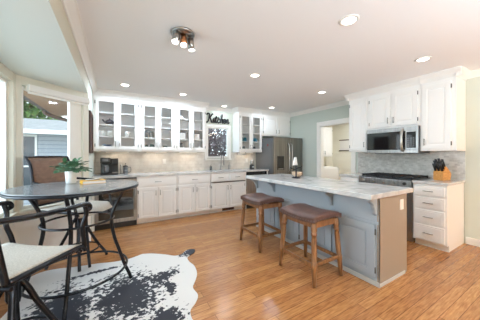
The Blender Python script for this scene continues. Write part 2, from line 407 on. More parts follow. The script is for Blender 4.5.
# backsplashes
bs = MB().box(LX + .001, WY - .012, .905, wx0 - .062, WY, 1.345).box(wx1 + .062, WY - .012, .905, 3.36, WY, 1.345).box(wx0 - .062, WY - .012, .905, wx1 + .062, WY, wz0 - .061)
struct('wall_backsplash_back', bs, 'splash')
struct('wall_backsplash_right', MB().box(WX - .012, 1.03, .905, WX, 2.6, 1.345), 'mosaic')
# under-cabinet lamps
for x in (.06, .77, 1.45, 3.0):
    u = thing('under_cabinet_light', {.06: 'slim lamp under the glass cabinet nearest the coffee maker', .77: 'slim lamp under the second glass cabinet from the left wall', 1.45: 'slim lamp under the glass cabinet left of the sink window', 3.0: 'slim lamp under the glass cabinet beside the refrigerator'}[x], 'lamp', (x, 4.78, 1.318), 'lamps under the wall cabinets')
    MB().box(x - .2, 4.76, 1.320, x + .2, 4.80, 1.3385, .003).build('housing', M['trim'], u)
    MB().box(x - .19, 4.765, 1.317, x + .19, 4.795, 1.3215).build('diffuser', M['dimglow'], u)
    lamp('lamp_under_cabinet', 'AREA', (x, 4.78, 1.313), .55, (1, .84, .64), .4, sy=.03)

# ------------------------------------------------------------------ cabinets
def shaker(mb, a0, a1, c0, c1, th=.02, rail=.055, glass=False):
    mb.box(a0, 0, c0, a0 + rail, th, c1, .003).box(a1 - rail, 0, c0, a1, th, c1, .003)
    mb.box(a0 + rail - .001, 0, c1 - rail, a1 - rail + .001, th, c1, .003).box(a0 + rail - .001, 0, c0, a1 - rail + .001, th, c0 + rail, .003)
    if not glass:
        mb.box(a0 + rail - .002, .001, c0 + rail - .002, a1 - rail + .002, th - .011, c1 - rail + .002)
        g = .022; mb.box(a0 + rail + g, .002, c0 + rail + g, a1 - rail - g, th - .003, c1 - rail - g, .006)
def bar_handle(F, a, c0, c1, parent, horiz=False, th=.02, mt='handle', r=.005):
    h = MB(F)
    if horiz:
        h.tube([(c0, th + .026, a), (c1, th + .026, a)], r, 8)
        for q in (c0 + .012, c1 - .012): h.cyl((q, th - .002, a), (q, th + .026, a), r * .8, seg=8)
    else:
        h.tube([(a, th + .026, c0), (a, th + .026, c1)], r, 8)
        for q in (c0 + .012, c1 - .012): h.cyl((a, th - .002, q), (a, th + .026, q), r * .8, seg=8)
    return h.build('handle', M[mt], parent)
def hinges(F, a, c0, c1, parent, th=.02):
    for c in (c0 + .07, c1 - .07):
        MB(F).cyl((a, th - .004, c - .028), (a, th - .004, c + .028), .007, seg=8).build('hinge', M['hinge'], parent)
def door(F, par, a0, a1, c0, c1, hinge_left, glass=False, low=True, m='white', hs=True, rail=.055):
    d = MB(F); shaker(d, a0, a1, c0, c1, glass=glass, rail=rail); o = d.build('door', M[m], par)
    if glass: MB(F).box(a0 + rail - .004, .006, c0 + rail - .004, a1 - rail + .004, .010, c1 - rail + .004).build('pane', M['cabglass'], o)
    ha = a1 - rail * .5 if hinge_left else a0 + rail * .5
    hc = c0 + .05 if low else c1 - .15
    bar_handle(F, ha, hc, hc + .1, o)
    if hs: hinges(F, a0 - .003 if hinge_left else a1 + .003, c0, c1, o)
    return o
def drawer(F, par, a0, a1, c0, c1, m='white', hl=.12, raised=True):
    d = MB(F).box(a0, 0, c0, a1, .02, c1, .005)
    if raised: d.box(a0 + .025, .019, c0 + .022, a1 - .025, .023, c1 - .022, .002)
    o = d.build('drawer', M[m], par); mid = (a0 + a1) / 2
    bar_handle(F, (c0 + c1) / 2, mid - hl / 2, mid + hl / 2, o, True, .023)
    return o
def crown_strip(F, par, L, z0, ends=(False, False), dep=.33):
    m = MB(F); z1 = H - .001
    poly = [(0, z0), (.006, z0), (.014, z0 + .02), (.03, z0 + .05), (.055, z1 - .028), (.068, z1 - .014), (.072, z1 - .01), (.072, z1), (0, z1)]
    e0 = .07 if ends[0] else 0; e1 = .07 if ends[1] else 0
    m.prism(poly, 'X', -e0 * .8, L + e1 * .8)
    if ends[1]:
        m.prism([(L + y, z) for y, z in poly], 'Y', -dep, .03)
    if ends[0]:
        m.prism([(-y, z) for y, z in poly], 'Y', -dep, .03)
    return m.build('crown_moulding', M['white'], par)

UY = 4.59; ZB, ZT = 1.34, 2.335
SH = (1.62, 1.835, 2.055)
def glass_cabinet(x0, x1, label, ends=(False, False)):
    t = thing('glass_door_cabinet', label, 'cabinet', (x0, WY, ZB), 'glass-fronted wall cabinets'); F = frame(x0, UY, 1, 0); L = x1 - x0; D = WY - UY - .001
    b = MB(F).box(0, -D, ZB, .018, -.02, ZT).box(L - .018, -D, ZB, L, -.02, ZT).box(.018, -D, ZT - .02, L - .018, -.02, ZT).box(.018, -D, ZB, L - .018, -.02, ZB + .03)
    b.box(0, -.02, ZB, .036, 0, ZT).box(L - .036, -.02, ZB, L, 0, ZT).box(.036, -.02, ZT - .06, L - .036, 0, ZT).box(.036, -.02, ZB, L - .036, 0, ZB + .045).box(L / 2 - .018, -.02, ZB + .045, L / 2 + .018, 0, ZT - .06)
    b.build('body', M['white'], t)
    MB(F).box(.018, -D, ZB + .03, L - .018, -D + .012, ZT - .02).build('back_panel', M['interior'], t)
    for z in SH: MB(F).box(.0185, -D + .0125, z - .02, L - .0185, -.03, z).build('shelf', M['white'], t)
    g = .002
    door(F, t, .03, L / 2 - g, ZB + .035, ZT - .05, True, True)
    door(F, t, L / 2 + g, L - .03, ZB + .035, ZT - .05, False, True)
    crown_strip(F, t, L, ZT - .002, ends)
    return t
glass_cabinet(-.317, .428, 'white glass-door wall cabinet nearest the left wall above the coffee maker')
glass_cabinet(.430, 1.112, 'white glass-door wall cabinet in the middle of the row of three')
glass_cabinet(1.114, 1.80, 'white glass-door wall cabinet directly left of the sink window', (False, True))
glass_cabinet(2.66, 3.362, 'white glass-door wall cabinet between sink window and refrigerator', (True, False))
def solid_cabinet(F, L, D, z0, z1, doors, label, group, ends=(False, False), low=True, hl=None):
    o = F @ Vector((0, -D, z0)); t = thing('wall_cabinet', label, 'cabinet', o, group)
    MB(F).box(0, -D, z0, L, 0, z1, .002).build('body', M['white'], t)
    for a0, a1, hgl in doors: door(F, t, a0, a1, z0 + .03, z1 - .05, hgl, False, low)
    crown_strip(F, t, L, z1 - .002, ends, D)
    return t
FR = frame(3.366, UY, 1, 0); Lf = WX - 3.366 - .002
solid_cabinet(FR, Lf, WY - UY - .001, 1.775, ZT, [(.03, Lf / 2 - .02, True), (Lf / 2 + .02, Lf - .03, False)], 'white two-door cabinet above the refrigerator', 'solid white wall cabinets')
UX = 3.98
def FX(y, x=UX): return frame(x, y, 0, -1)
solid_cabinet(FX(2.56), .368, WX - UX - .001, 1.33, ZT, [(.03, .34, True)], 'narrow tall white wall cabinet left of the microwave', 'solid white wall cabinets', (True, False))
solid_cabinet(FX(2.19), .768, WX - UX - .001, 1.715, ZT, [(.03, .365, True), (.395, .74, False)], 'short two-door white wall cabinet over the microwave', 'solid white wall cabinets')
solid_cabinet(FX(1.42), .395, WX - UX - .001, 1.33, ZT, [(.03, .345, False)], 'tall white wall cabinet above the knife block', 'solid white wall cabinets', (False, True))
# base cabinets, back run
BY = 4.31; CT = .908; CB = .872
def base_cabinet(F, L, D, label, fronts, z1=CB - .001, group='white base cabinets', toe=True, hollow=False):
    o = F @ Vector((0, -D, 0)); t = thing('base_cabinet', label, 'cabinet', o, group)
    if hollow:
        MB(F).box(0, -D, .085, .018, -.02, z1).box(L - .018, -D, .085, L, -.02, z1).box(0, -.02, .085, L, 0, z1, .002).box(.018, -D, .085, L - .018, -.02, .105).box(.018, -D, .105, L - .018, -D + .012, z1).build('body', M['white'], t)
    else: MB(F).box(0, -D, .085, L, 0, z1, .002).build('body', M['white'], t)
    if toe: MB(F).box(0.001, -D, 0, L - .001, -.065, .085).build('toe_kick', M['trim'], t)
    fronts(F, t, L); return t
def fr_two(F, t, L):
    drawer(F, t, .02, L - .02, .69, .85)
    door(F, t, .02, L / 2 - .012, .095, .665, True, low=False); door(F, t, L / 2 + .012, L - .02, .095, .665, False, low=False)
def fr_sink(F, t, L):
    drawer(F, t, .02, L / 2 - .01, .70, .85); drawer(F, t, L / 2 + .01, L - .02, .70, .85)
    MB(F).box(.005, 0, .665, L - .005, .03, .682, .003).build('ledge_rail', M['darkwood'], t)
    door(F, t, .02, L / 2 - .008, .095, .65, True, low=False); door(F, t, L / 2 + .008, L - .02, .095, .65, False, low=False)
DB = WY - BY - .013
base_cabinet(frame(.362, BY, 1, 0), .712, DB, 'white base cabinet with two doors right of the wine cooler', fr_two)
base_cabinet(frame(1.078, BY, 1, 0), .712, DB, 'white base cabinet with two doors left of the sink cabinet', fr_two)
sk = base_cabinet(frame(1.794, BY, 1, 0), .868, DB, 'white sink base cabinet below the window', fr_sink, hollow=True)
MB().box(2.10, BY + .057, .012, 2.40, BY + .066, .072, .002).build('floor_register', M['darkwood'], sk)
struct('trim_6', MB().box(LX + .002, BY + .003, .0, -.283, WY - .013, CB - .001), 'white')
# wine cooler
wc = thing('wine_cooler', 'built-in wine cooler with steel framed glass door under the counter', 'wine cooler', (.02, 4.6, 0))
x0, x1 = -.28, .358
MB().box(x0, BY + .02, .0, x1, WY - .02, CB - .002).build('cabinet_body', M['black'], wc)
d = MB(); y = BY - .01
d.box(x0, y, .10, x0 + .055, y + .03, CB - .03, .003).box(x1 - .055, y, .10, x1, y + .03, CB - .03, .003).box(x0 + .05, y, CB - .085, x1 - .05, y + .03, CB - .03, .003).box(x0 + .05, y, .10, x1 - .05, y + .03, .16, .003)
dd = d.build('door', M['steel'], wc)
MB().box(x0 + .05, y + .008, .155, x1 - .05, y + .014, CB - .08).build('pane', clear_glass('tinted_cooler_glass', (150, 155, 165), .12), dd)
MB().tube([(x1 - .03, y - .035, .30), (x1 - .03, y - .035, .72)], .009, 10).cyl((x1 - .03, y - .035, .33), (x1 - .03, y + .005, .33), .007, seg=8).cyl((x1 - .03, y - .035, .69), (x1 - .03, y + .005, .69), .007, seg=8).build('handle', M['steel'], dd)
MB().box(x0 + .02, BY + .005, .02, x1 - .02, BY + .02, .09).build('kick_grille', M['black'], wc)
for k, z in enumerate((.30, .45, .60, .74)):
    MB().box(x0 + .06, BY + .0195, z - .006, x1 - .06, BY + .03, z + .006).build('rack', M['nickel'], wc)
for i in range(4):
    for k, z in enumerate((.36, .51, .66)):
        if (i + k) % 4 != 3:
            MB().cyl((x0 + .12 + i * .135, BY + .012, z - .012), (x0 + .12 + i * .135, BY + .03, z - .012), .036, seg=14).build('bottle_end', M['cooler_light'] if (i * k) % 2 == 0 else M['greenglass'], wc)
# dishwasher
dw = thing('dishwasher', 'stainless dishwasher with black control strip beside the refrigerator', 'dishwasher', (3.0, 4.6, 0))
MB().box(2.70, BY + .02, .0, 3.30, WY - .02, CB - .002).build('tub', M['black'], dw)
MB().box(2.705, BY - .012, .09, 3.295, BY + .02, .79, .005).build('door', M['steel'], dw)
MB().box(2.705, BY - .012, .793, 3.295, BY + .02, .868, .004).build('control_panel', M['blackglass'], dw)
MB().tube([(2.76, BY - .05, .75), (3.24, BY - .05, .75)], .01, 10).cyl((2.79, BY - .05, .75), (2.79, BY - .01, .75), .007, seg=8).cyl((3.21, BY - .05, .75), (3.21, BY - .01, .75), .007, seg=8).build('handle', M['steel'], dw)
struct('trim_7', MB().box(2.664, BY + .003, .0, 2.698, WY - .013, CB - .001), 'white')
struct('trim_8', MB().box(3.302, BY + .003, .0, 3.345, WY - .013, CB - .001), 'white')
# worktops
sx0, sx1, sy0, sy1 = 1.95, 2.52, 4.40, 4.77
ct = MB()
for a in ((LX + .001, 4.28, sx0, WY - .013), (sx1, 4.28, 3.35, WY - .013), (sx0, 4.28, sx1, sy0), (sx0, sy1, sx1, WY - .013)): ct.box(a[0], a[1], CB, a[2], a[3], CT)
o = ct.build('back_worktop', M['marble']); tag(o, 'long pale marble worktop along the back wall with the sink', 'worktop')
sn = MB().box(sx0 - .01, sy0 - .01, CB - .16, sx1 + .01, sy1 + .01, CB - .15).box(sx0 - .01, sy0 - .01, CB - .15, sx0, sy1 + .01, CB - .0005).box(sx1, sy0 - .01, CB - .15, sx1 + .01, sy1 + .01, CB - .0005).box(sx0, sy0 - .01, CB - .15, sx1, sy0, CB - .0005).box(sx0, sy1, CB - .15, sx1, sy1 + .01, CB - .0005)
sb = sn.build('sink_bowl', M['steel'], o)
def faucet(x, y, z, label, h=.36):
    t = thing('faucet', label, 'faucet', (x, y, z))
    MB().lathe([(.03, 0), (.03, .012), (.02, .02), (.018, .1), (.016, .12)], (x, y, z)).build('base', M['nickel'], t)
    pts = [(x, y, z + .1), (x, y, z + h * .7)] + [(x, y - .075 + .075 * math.cos(a), z + h * .7 + .09 * math.sin(a)) for a in [PI * k / 10 for k in range(1, 11)]] + [(x, y - .15, z + h * .5)]
    MB().tube(pts, .011, 10).build('spout', M['nickel'], t)
    MB().cyl((x, y - .15, z + h * .34), (x, y - .15, z + h * .52), .016, .013, seg=12).build('spray_head', M['nickel'], t)
    MB().tube([(x + .015, y, z + .07), (x + .05, y, z + .08), (x + .075, y - .01, z + .14)], .007, 8).build('handle', M['nickel'], t)
    return t
faucet(2.29, 4.83, CT, 'tall brushed nickel arched faucet at the sink window')
def dispenser(x, y, label, m, h):
    t = thing('soap_dispenser', label, 'dispenser', (x, y, CT))
    MB().lathe([(.028, 0), (.03, .01), (.03, h * .6), (.012, h * .72), (.012, h * .8)], (x, y, CT)).build('bottle', M[m], t)
    MB().tube([(x, y, CT + h * .78), (x, y, CT + h), (x, y - .05, CT + h)], .006, 8).build('pump', M['nickel'], t)
dispenser(2.02, 4.84, 'small dark soap dispenser left of the sink faucet', 'greyglass', .13)
dispenser(2.52, 4.84, 'grey soap dispenser right of the sink faucet', 'nickel', .17)

# ------------------------------------------------------------------ refrigerator
fg = thing('refrigerator', 'stainless french door refrigerator with water dispenser', 'refrigerator', (3.85, 4.5, 0))
fx0, fx1, fy = 3.375, 4.345, 4.11
MB().box(fx0, fy + .07, .02, fx1, WY - .02, 1.70, .006).build('cabinet_body', M['darksteel'], fg)
mx = (fx0 + fx1) / 2 + .02
for nm, a, b in (('left', fx0, mx - .003), ('right', mx + .003, fx1)):
    dd = MB().box(a, fy, .70, b, fy + .068, 1.715, .012).build('door', M['fridgesteel'], fg)
    hx = mx - .045 if nm == 'left' else mx + .045
    MB().tube(smoothpath([(hx, fy + .005, .84), (hx, fy - .045, .90), (hx, fy - .055, 1.2), (hx, fy - .045, 1.5), (hx, fy + .005, 1.56)]), .012, 10).build('handle', M['nickel'], dd)
    if nm == 'left':
        MB().box(a + .1, fy - .006, .90, a + .32, fy + .004, 1.24, .004).build('dispenser_panel', M['blackglass'], dd)
        MB().box(a + .13, fy - .012, .915, a + .29, fy - .004, .935, .002).build('dispenser_tray', M['nickel'], dd)
dr = MB().box(fx0, fy, .06, fx1, fy + .068, .694, .012).build('freezer_drawer', M['fridgesteel'], fg)
MB().tube(smoothpath([(fx0 + .1, fy + .005, .62), (fx0 + .15, fy - .05, .62), (fx1 - .15, fy - .05, .62), (fx1 - .1, fy + .005, .62)]), .012, 10).build('handle', M['nickel'], dr)
mg = MB().cyl((fx0 - .004, 4.36, 1.52), (fx0 + .001, 4.36, 1.52), .028, seg=20).build('fridge_magnet', M['red']); tag(mg, 'round red magnet on the refrigerator side', 'magnet')

# ------------------------------------------------------------------ right run: range, drawers, microwave
RX = 3.70
def FXB(y): return frame(RX, y, 0, -1)
DR = WX - RX - .013
def fr_drawers(F, t, L):
    for c0, c1 in ((.715, .845), (.545, .69), (.335, .52), (.105, .31)): drawer(F, t, .02, L - .02, c0, c1, hl=.11)
base_cabinet(FXB(1.405), .365, DR, 'white four-drawer base cabinet right of the range', fr_drawers)
def fr_one(F, t, L):
    drawer(F, t, .02, L - .02, .69, .85); door(F, t, .02, L - .02, .095, .665, True, low=False)
base_cabinet(FXB(2.545), .36, DR, 'narrow white base cabinet left of the range', fr_one)
for a, b, lb in ((1.025, 1.405, 'short marble worktop under the knife block'), (2.182, 2.56, 'short marble worktop left of the range')):
    o = MB().box(RX - .03, a, CB, WX - .013, b, CT, .004).build('side_worktop', M['marble']); tag(o, lb, 'worktop')
rg = thing('gas_range', 'stainless gas range with black iron grates', 'range', (4.0, 1.79, 0))
y0, y1 = 1.413, 2.177
MB().box(RX + .01, y0, .02, WX - .02, y1, .89, .004).build('range_body', M['steel'], rg)
MB().box(RX - .035, y0, .80, RX + .01, y1, .90, .006).build('control_panel', M['steel'], rg)
MB().box(RX - .02, y0 + .01, .16, RX + .012, y1 - .01, .78, .006).build('oven_door', M['steel'], rg)
MB().box(RX - .024, y0 + .1, .3, RX - .018, y1 - .1, .62).build('oven_window', M['blackglass'], rg)
MB().tube([(RX - .065, y0 + .05, .73), (RX - .065, y1 - .05, .73)], .012, 10).cyl((RX - .065, y0 + .08, .73), (RX - .015, y0 + .08, .73), .008, seg=8).cyl((RX - .065, y1 - .08, .73), (RX - .015, y1 - .08, .73), .008, seg=8).build('handle', M['nickel'], rg)
MB().box(RX - .03, y0 + .004, .90, WX - .03, y1 - .004, .912, .003).build('cooktop', M['black'], rg)
for k in range(5):
    yk = y0 + .08 + k * .151
    MB().cyl((RX - .062, yk, .85), (RX - .034, yk, .85), .02, .024, seg=14).build('knob', M['black' if k == 0 else 'nickel'], rg)
for k in range(3):
    gy = y0 + .015 + k * .247; g = MB()
    for xx in (RX + .04, RX + .30, RX + .57): g.box(xx, gy, .918, xx + .014, gy + .237, .945, .002)
    for yy in (gy, gy + .075, gy + .15, gy + .223): g.box(RX + .04, yy, .928, RX + .584, yy + .014, .948, .002)
    for xx in (RX + .04, RX + .57):
        for yy in (gy, gy + .223): g.box(xx, yy, .911, xx + .014, yy + .014, .93)
    g.build('grate', M['iron'], rg)
for bx in (RX + .17, RX + .44):
    for by in (y0 + .14, (y0 + y1) / 2, y1 - .14): MB().lathe([(.05, 0), (.05, .008), (.03, .012), (.03, .018)], (bx, by, .911), 16).build('burner', M['iron'], rg)
mw = thing('microwave', 'stainless over-the-range microwave with curved handle', 'microwave', (4.1, 1.80, 1.29))
m0, m1, mz0, mz1, MX = 1.428, 2.186, 1.30, 1.712, 3.93
MB().box(MX + .02, m0, mz0, WX - .013, m1, mz1, .004).build('casing', M['darksteel'], mw)
F = frame(MX + .02, m1, 0, -1); Lm = m1 - m0
MB(F).box(0, 0, mz1 - .065, Lm, .02, mz1, .004).box(0, 0, mz0, Lm, .02, mz0 + .055, .004).box(Lm - .165, 0, mz0 + .054, Lm, .02, mz1 - .064, .003).build('front_frame', M['steel'], mw)
dd = MB(F).box(.004, 0, mz0 + .056, Lm - .165, .024, mz1 - .066, .004).build('door', M['blackglass'], mw)
MB(F).tube(smoothpath([(Lm - .20, .022, mz0 + .03), (Lm - .20, .06, mz0 + .08), (Lm - .20, .075, (mz0 + mz1) / 2), (Lm - .20, .06, mz1 - .09), (Lm - .20, .022, mz1 - .04)]), .019, 12).build('handle', M['nickel'], dd)
MB(F).box(Lm - .15, .019, mz0 + .08, Lm - .03, .023, mz1 - .085, .001).build('control_panel', M['blackglass'], mw)
for r_ in range(5):
    for c_ in range(3):
        MB(F).box(Lm - .135 + c_ * .033, .0225, mz0 + .1 + r_ * .03, Lm - .112 + c_ * .033, .0245, mz0 + .118 + r_ * .03).build('button', M['greyglass'], mw)
MB(F).box(.1, -.05, mz0 - .006, Lm - .1, -.22, mz0 + .002).build('vent_filter', M['greyglass'], mw)
kb = thing('knife_block', 'light wood knife block full of black handled knives', 'knife block', (4.12, 1.22, CT))
kF = Matrix.Translation((4.12, 1.21, CT)) @ Matrix.Rotation(math.radians(-8), 4, 'Z') @ Matrix.Scale(1.08, 4)
MB(kF).prism([(-.10, 0), (.075, 0), (.095, .09), (-.03, .19), (-.10, .11)], 'Y', -.055, .055, .004).build('block', M['oak'], kb)
d_ = Vector((-.42, .05, .9)).normalized()
for i in range(3):
    for k in range(3):
        p = Vector((-.085 + i * .026, -.036 + k * .036, .128 + i * .03)); q_ = p + d_ * (.10 + .012 * ((i + k) % 2))
        MB(kF).tube([p - d_ * .012, p + d_ * .05, q_], .0145, 8, flat=.75).build('knife_handle', M['black'], kb)
sc_ = MB(kF).tube([Vector((-.01, 0, .2)) - d_ * .01, Vector((-.01, 0, .2)) + d_ * .1], .006, 8).build('honing_steel', M['nickel'], kb)

# ------------------------------------------------------------------ island
IX, IX1, IY0, IY1 = 2.19, 2.76, 1.105, 3.16
isl = thing('kitchen_island', 'grey painted island cabinet with panelled doors and corbels', 'island', ((IX + IX1) / 2, 2.1, 0))
MB().box(IX + .02, IY0 + .02, .085, IX1 - .001, IY1 - .001, .86, .002).build('body', M['island_grey'], isl)
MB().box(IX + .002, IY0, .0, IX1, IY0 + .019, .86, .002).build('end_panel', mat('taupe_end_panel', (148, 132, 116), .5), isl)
bb = MB().box(IX - .008, IY0 - .012, 0, IX + .001, IY1, .045, .003).box(IX - .008, IY0 - .012, 0, IX1 - .06, IY0 - .0005, .03, .003).box(IX + .03, IY0 + .03, 0, IX1 - .05, IY1 - .03, .084)
bb.build('base_moulding', mat('pale_grey_moulding', (196, 196, 193), .45), isl)
FI = frame(IX + .02, IY1, 0, -1); LI = IY1 - IY0
fr = MB(FI).box(0, 0, .046, LI, .018, .095).box(0, 0, .615, LI, .018, .86).box(0, .018, .595, LI, .026, .625, .003)
for a in (0, .5, 1.02, 1.53, LI - .045): fr.box(a, 0, .095, a + .045, .018, .615)
fr.build('face_frame', M['island_grey'], isl)
for k, (a0, a1) in enumerate(((.035, .51), (.535, 1.03), (1.055, 1.54), (1.565, LI - .03))):
    dd = MB(FI); dd.M = FI @ Matrix.Translation((0, .018, 0)); shaker(dd, a0, a1, .085, .595, rail=.07); dd = dd.build('door', M['island_grey'], isl)
    hinges(FI @ Matrix.Translation((0, .018, 0)), (a0 - .004) if k % 2 == 0 else (a1 + .004), .085, .595, dd)
for y in (1.135, 1.62, 2.66, 3.12):
    MB().prism([(IX + .001, .855), (IX - .13, .855), (IX - .13, .835), (IX - .075, .80), (IX - .04, .74), (IX - .03, .70), (IX + .001, .68)], 'Y', y - .018, y + .018, .004).build('corbel', M['island_grey'], isl)
ol = MB().box(2.60, IY0 - .006, .69, 2.675, IY0, .80, .002).build('outlet_cover', M['paper'], isl); ol['label'] = 'white outlet cover'
o = MB().box(2.0, 1.075, .861, 2.85, 3.22, CT, .006).build('island_worktop', M['marble']); tag(o, 'thick marble worktop on the grey island', 'worktop')

# ------------------------------------------------------------------ stools
def stool():
    t = thing('counter_stool', 'x', 'stool', (0, 0, 0), 'saddle stools at the island')
    tx, ty, bx, by, zt = .165, .205, .205, .245, .60
    for sx in (-1, 1):
        for sy in (-1, 1):
            P = lambda z: (sx * (bx + (tx - bx) * z / zt), sy * (by + (ty - by) * z / zt), z)
            zs = [(0, .016), (.05, .017), (.16, .020), (.165, .023), (.22, .023), (.225, .020), (.30, .022), (.44, .021), (.475, .017), (.48, .024), (.50, .024), (.505, .020), (.53, .025), (.60, .025)]
            MB().tube([P(z) for z, r in zs], .02, 10, radii=[r * 1.22 for z, r in zs]).build('leg', M['wood'], t)
    def px(z): return bx + (tx - bx) * z / zt
    def py(z): return by + (ty - by) * z / zt
    for sx in (-1, 1): MB().box(sx * px(.19) - .011, -py(.19), .172, sx * px(.19) + .011, py(.19), .208, .004).build('stretcher', M['wood'], t)
    for sy in (-1, 1): MB().box(-px(.2), sy * py(.2) - .011, .182, px(.2), sy * py(.2) + .011, .218, .004).build('stretcher', M['wood'], t)
    ap = MB()
    for sx in (-1, 1): ap.box(sx * tx - .012, -ty, .548, sx * tx + .012, ty, .60, .003)
    for sy in (-1, 1): ap.box(-tx, sy * ty - .012, .548, tx, sy * ty + .012, .61, .003)
    ap.build('apron', M['wood'], t)
    W, D = .41, .50
    def top(u, v):
        x = (u - .5) * W; y = (v - .5) * D; e = max(abs(u - .5), abs(v - .5)) * 2
        edge = max(0, e - .8) / .2
        z = .632 + .020 * (2 * (v - .5)) ** 2 + .022 * (1 - (2 * (u - .5)) ** 2) - .018 * edge ** 2
        return (x, y, z), (0, 0, 1)
    MB().sheet(top, 18, 22, .045).build('seat', M['leather'], t)
    nh = MB()
    for k in range(15):
        y = -.24 + .48 * k / 14
        for sx in (-1, 1): nh.ball((sx * .2055, y, .612 + .018 * (2 * y / .5) ** 2), .006, seg=6)
    for k in range(12):
        x = -.19 + .38 * k / 11
        for sy in (-1, 1): nh.ball((x, sy * .2505, .634), .006, seg=6)
    nh = nh.build('nailhead_trim', M['hinge'], t)
    return t
s2 = stool(); s1 = copy_tree(s2)
s2.location = (1.865, 1.665, 0); s1.location = (1.845, 2.53, 0)
s2['label'] = 'brown leather saddle stool nearest the camera at the island'
s1['label'] = 'brown leather saddle stool at the far end of the island'

# ------------------------------------------------------------------ cowhide rug
BLOBS = [(.10, 2.20, .30, .40, .2), (-.36, 2.20, .24, .42, .1), (.42, 2.33, .20, .10, .4), (.46, 2.12, .05, .16, 0), (-.3, 1.6, .4, .16, .2), (.33, 1.72, .16, .14, .2), (-.20, 2.78, .30, .03, .1), (.875, 2.755, .16, .11, .4)]
M['cowhide'] = cowhide()
hide = [(.31, 3.0), (.42, 2.95), (.56, 2.84), (.66, 2.74), (.75, 2.75), (.84, 2.83), (.93, 2.80), (.89, 2.70), (.79, 2.63), (.77, 2.52), (.79, 2.38), (.77, 2.23), (.72, 2.12), (.65, 2.0), (.655, 1.87), (.60, 1.78), (.54, 1.72), (.52, 1.63), (.53, 1.54), (.49, 1.45), (.42, 1.37), (.34, 1.30), (.2, 1.28), (.05, 1.22), (-.1, 1.18), (-.2, 1.24), (-.25, 1.36), (-.42, 1.46), (-.60, 1.45), (-.72, 1.5), (-.68, 1.66), (-.75, 1.9), (-.78, 2.2), (-.74, 2.5), (-.80, 2.75), (-.78, 2.95), (-.68, 3.08), (-.52, 3.08), (-.40, 3.04), (-.17, 3.0), (-.01, 2.95), (.15, 2.94)]
hs_ = smoothpath([(x, y, 0) for x, y in hide] + [(hide[0][0], hide[0][1], 0)], 4)[:-1]
o = MB().prism([(p.x, p.y) for p in hs_], 'Z', .0005, .007).build('cowhide_rug', M['cowhide']); tag(o, 'black and white cowhide rug on the wood floor', 'rug')

# ------------------------------------------------------------------ dining table
TC = (-.28, 2.50); TZ = .985; TR = .50
tb = thing('bistro_table', 'round counter-height table with grey top and curved iron legs', 'table', (TC[0], TC[1], 0))
MB().lathe([(TR - .03, TZ - .012), (TR - .006, TZ - .010), (TR, TZ - .006), (TR, TZ - .002), (TR - .004, TZ)], (TC[0], TC[1], 0), 64).build('tabletop', M['tabletop'], tb)
MB().lathe([(TR - .045, TZ - .034), (TR - .004, TZ - .034), (TR + .002, TZ - .028), (TR + .002, TZ - .016), (TR - .005, TZ - .0125), (TR - .045, TZ - .0125)], (TC[0], TC[1], 0), 64).build('rim', M['bronze'], tb)
for k in range(4):
    a = math.radians(-6 + 90 * k); c_, s_ = math.cos(a), math.sin(a)
    pr = [(.40, TZ - .034), (.375, .92), (.315, .82), (.27, .70), (.262, .60), (.285, .46), (.325, .33), (.375, .17), (.42, .06), (.43, .0165)]
    MB().tube(smoothpath([(TC[0] + r * c_, TC[1] + r * s_, z) for r, z in pr], 4), .0155, 10).build('leg', M['bronze'], tb)
ring = [(TC[0] + .395 * math.cos(2 * PI * k / 56), TC[1] + .395 * math.sin(2 * PI * k / 56), .19) for k in range(56)]
MB().tube(ring, .011, 8, closed=True).build('foot_ring', M['bronze'], tb)
ring = [(TC[0] + .275 * math.cos(2 * PI * k / 48), TC[1] + .275 * math.sin(2 * PI * k / 48), .66) for k in range(48)]
MB().tube(ring, .010, 8, closed=True).build('brace_ring', M['bronze'], tb)

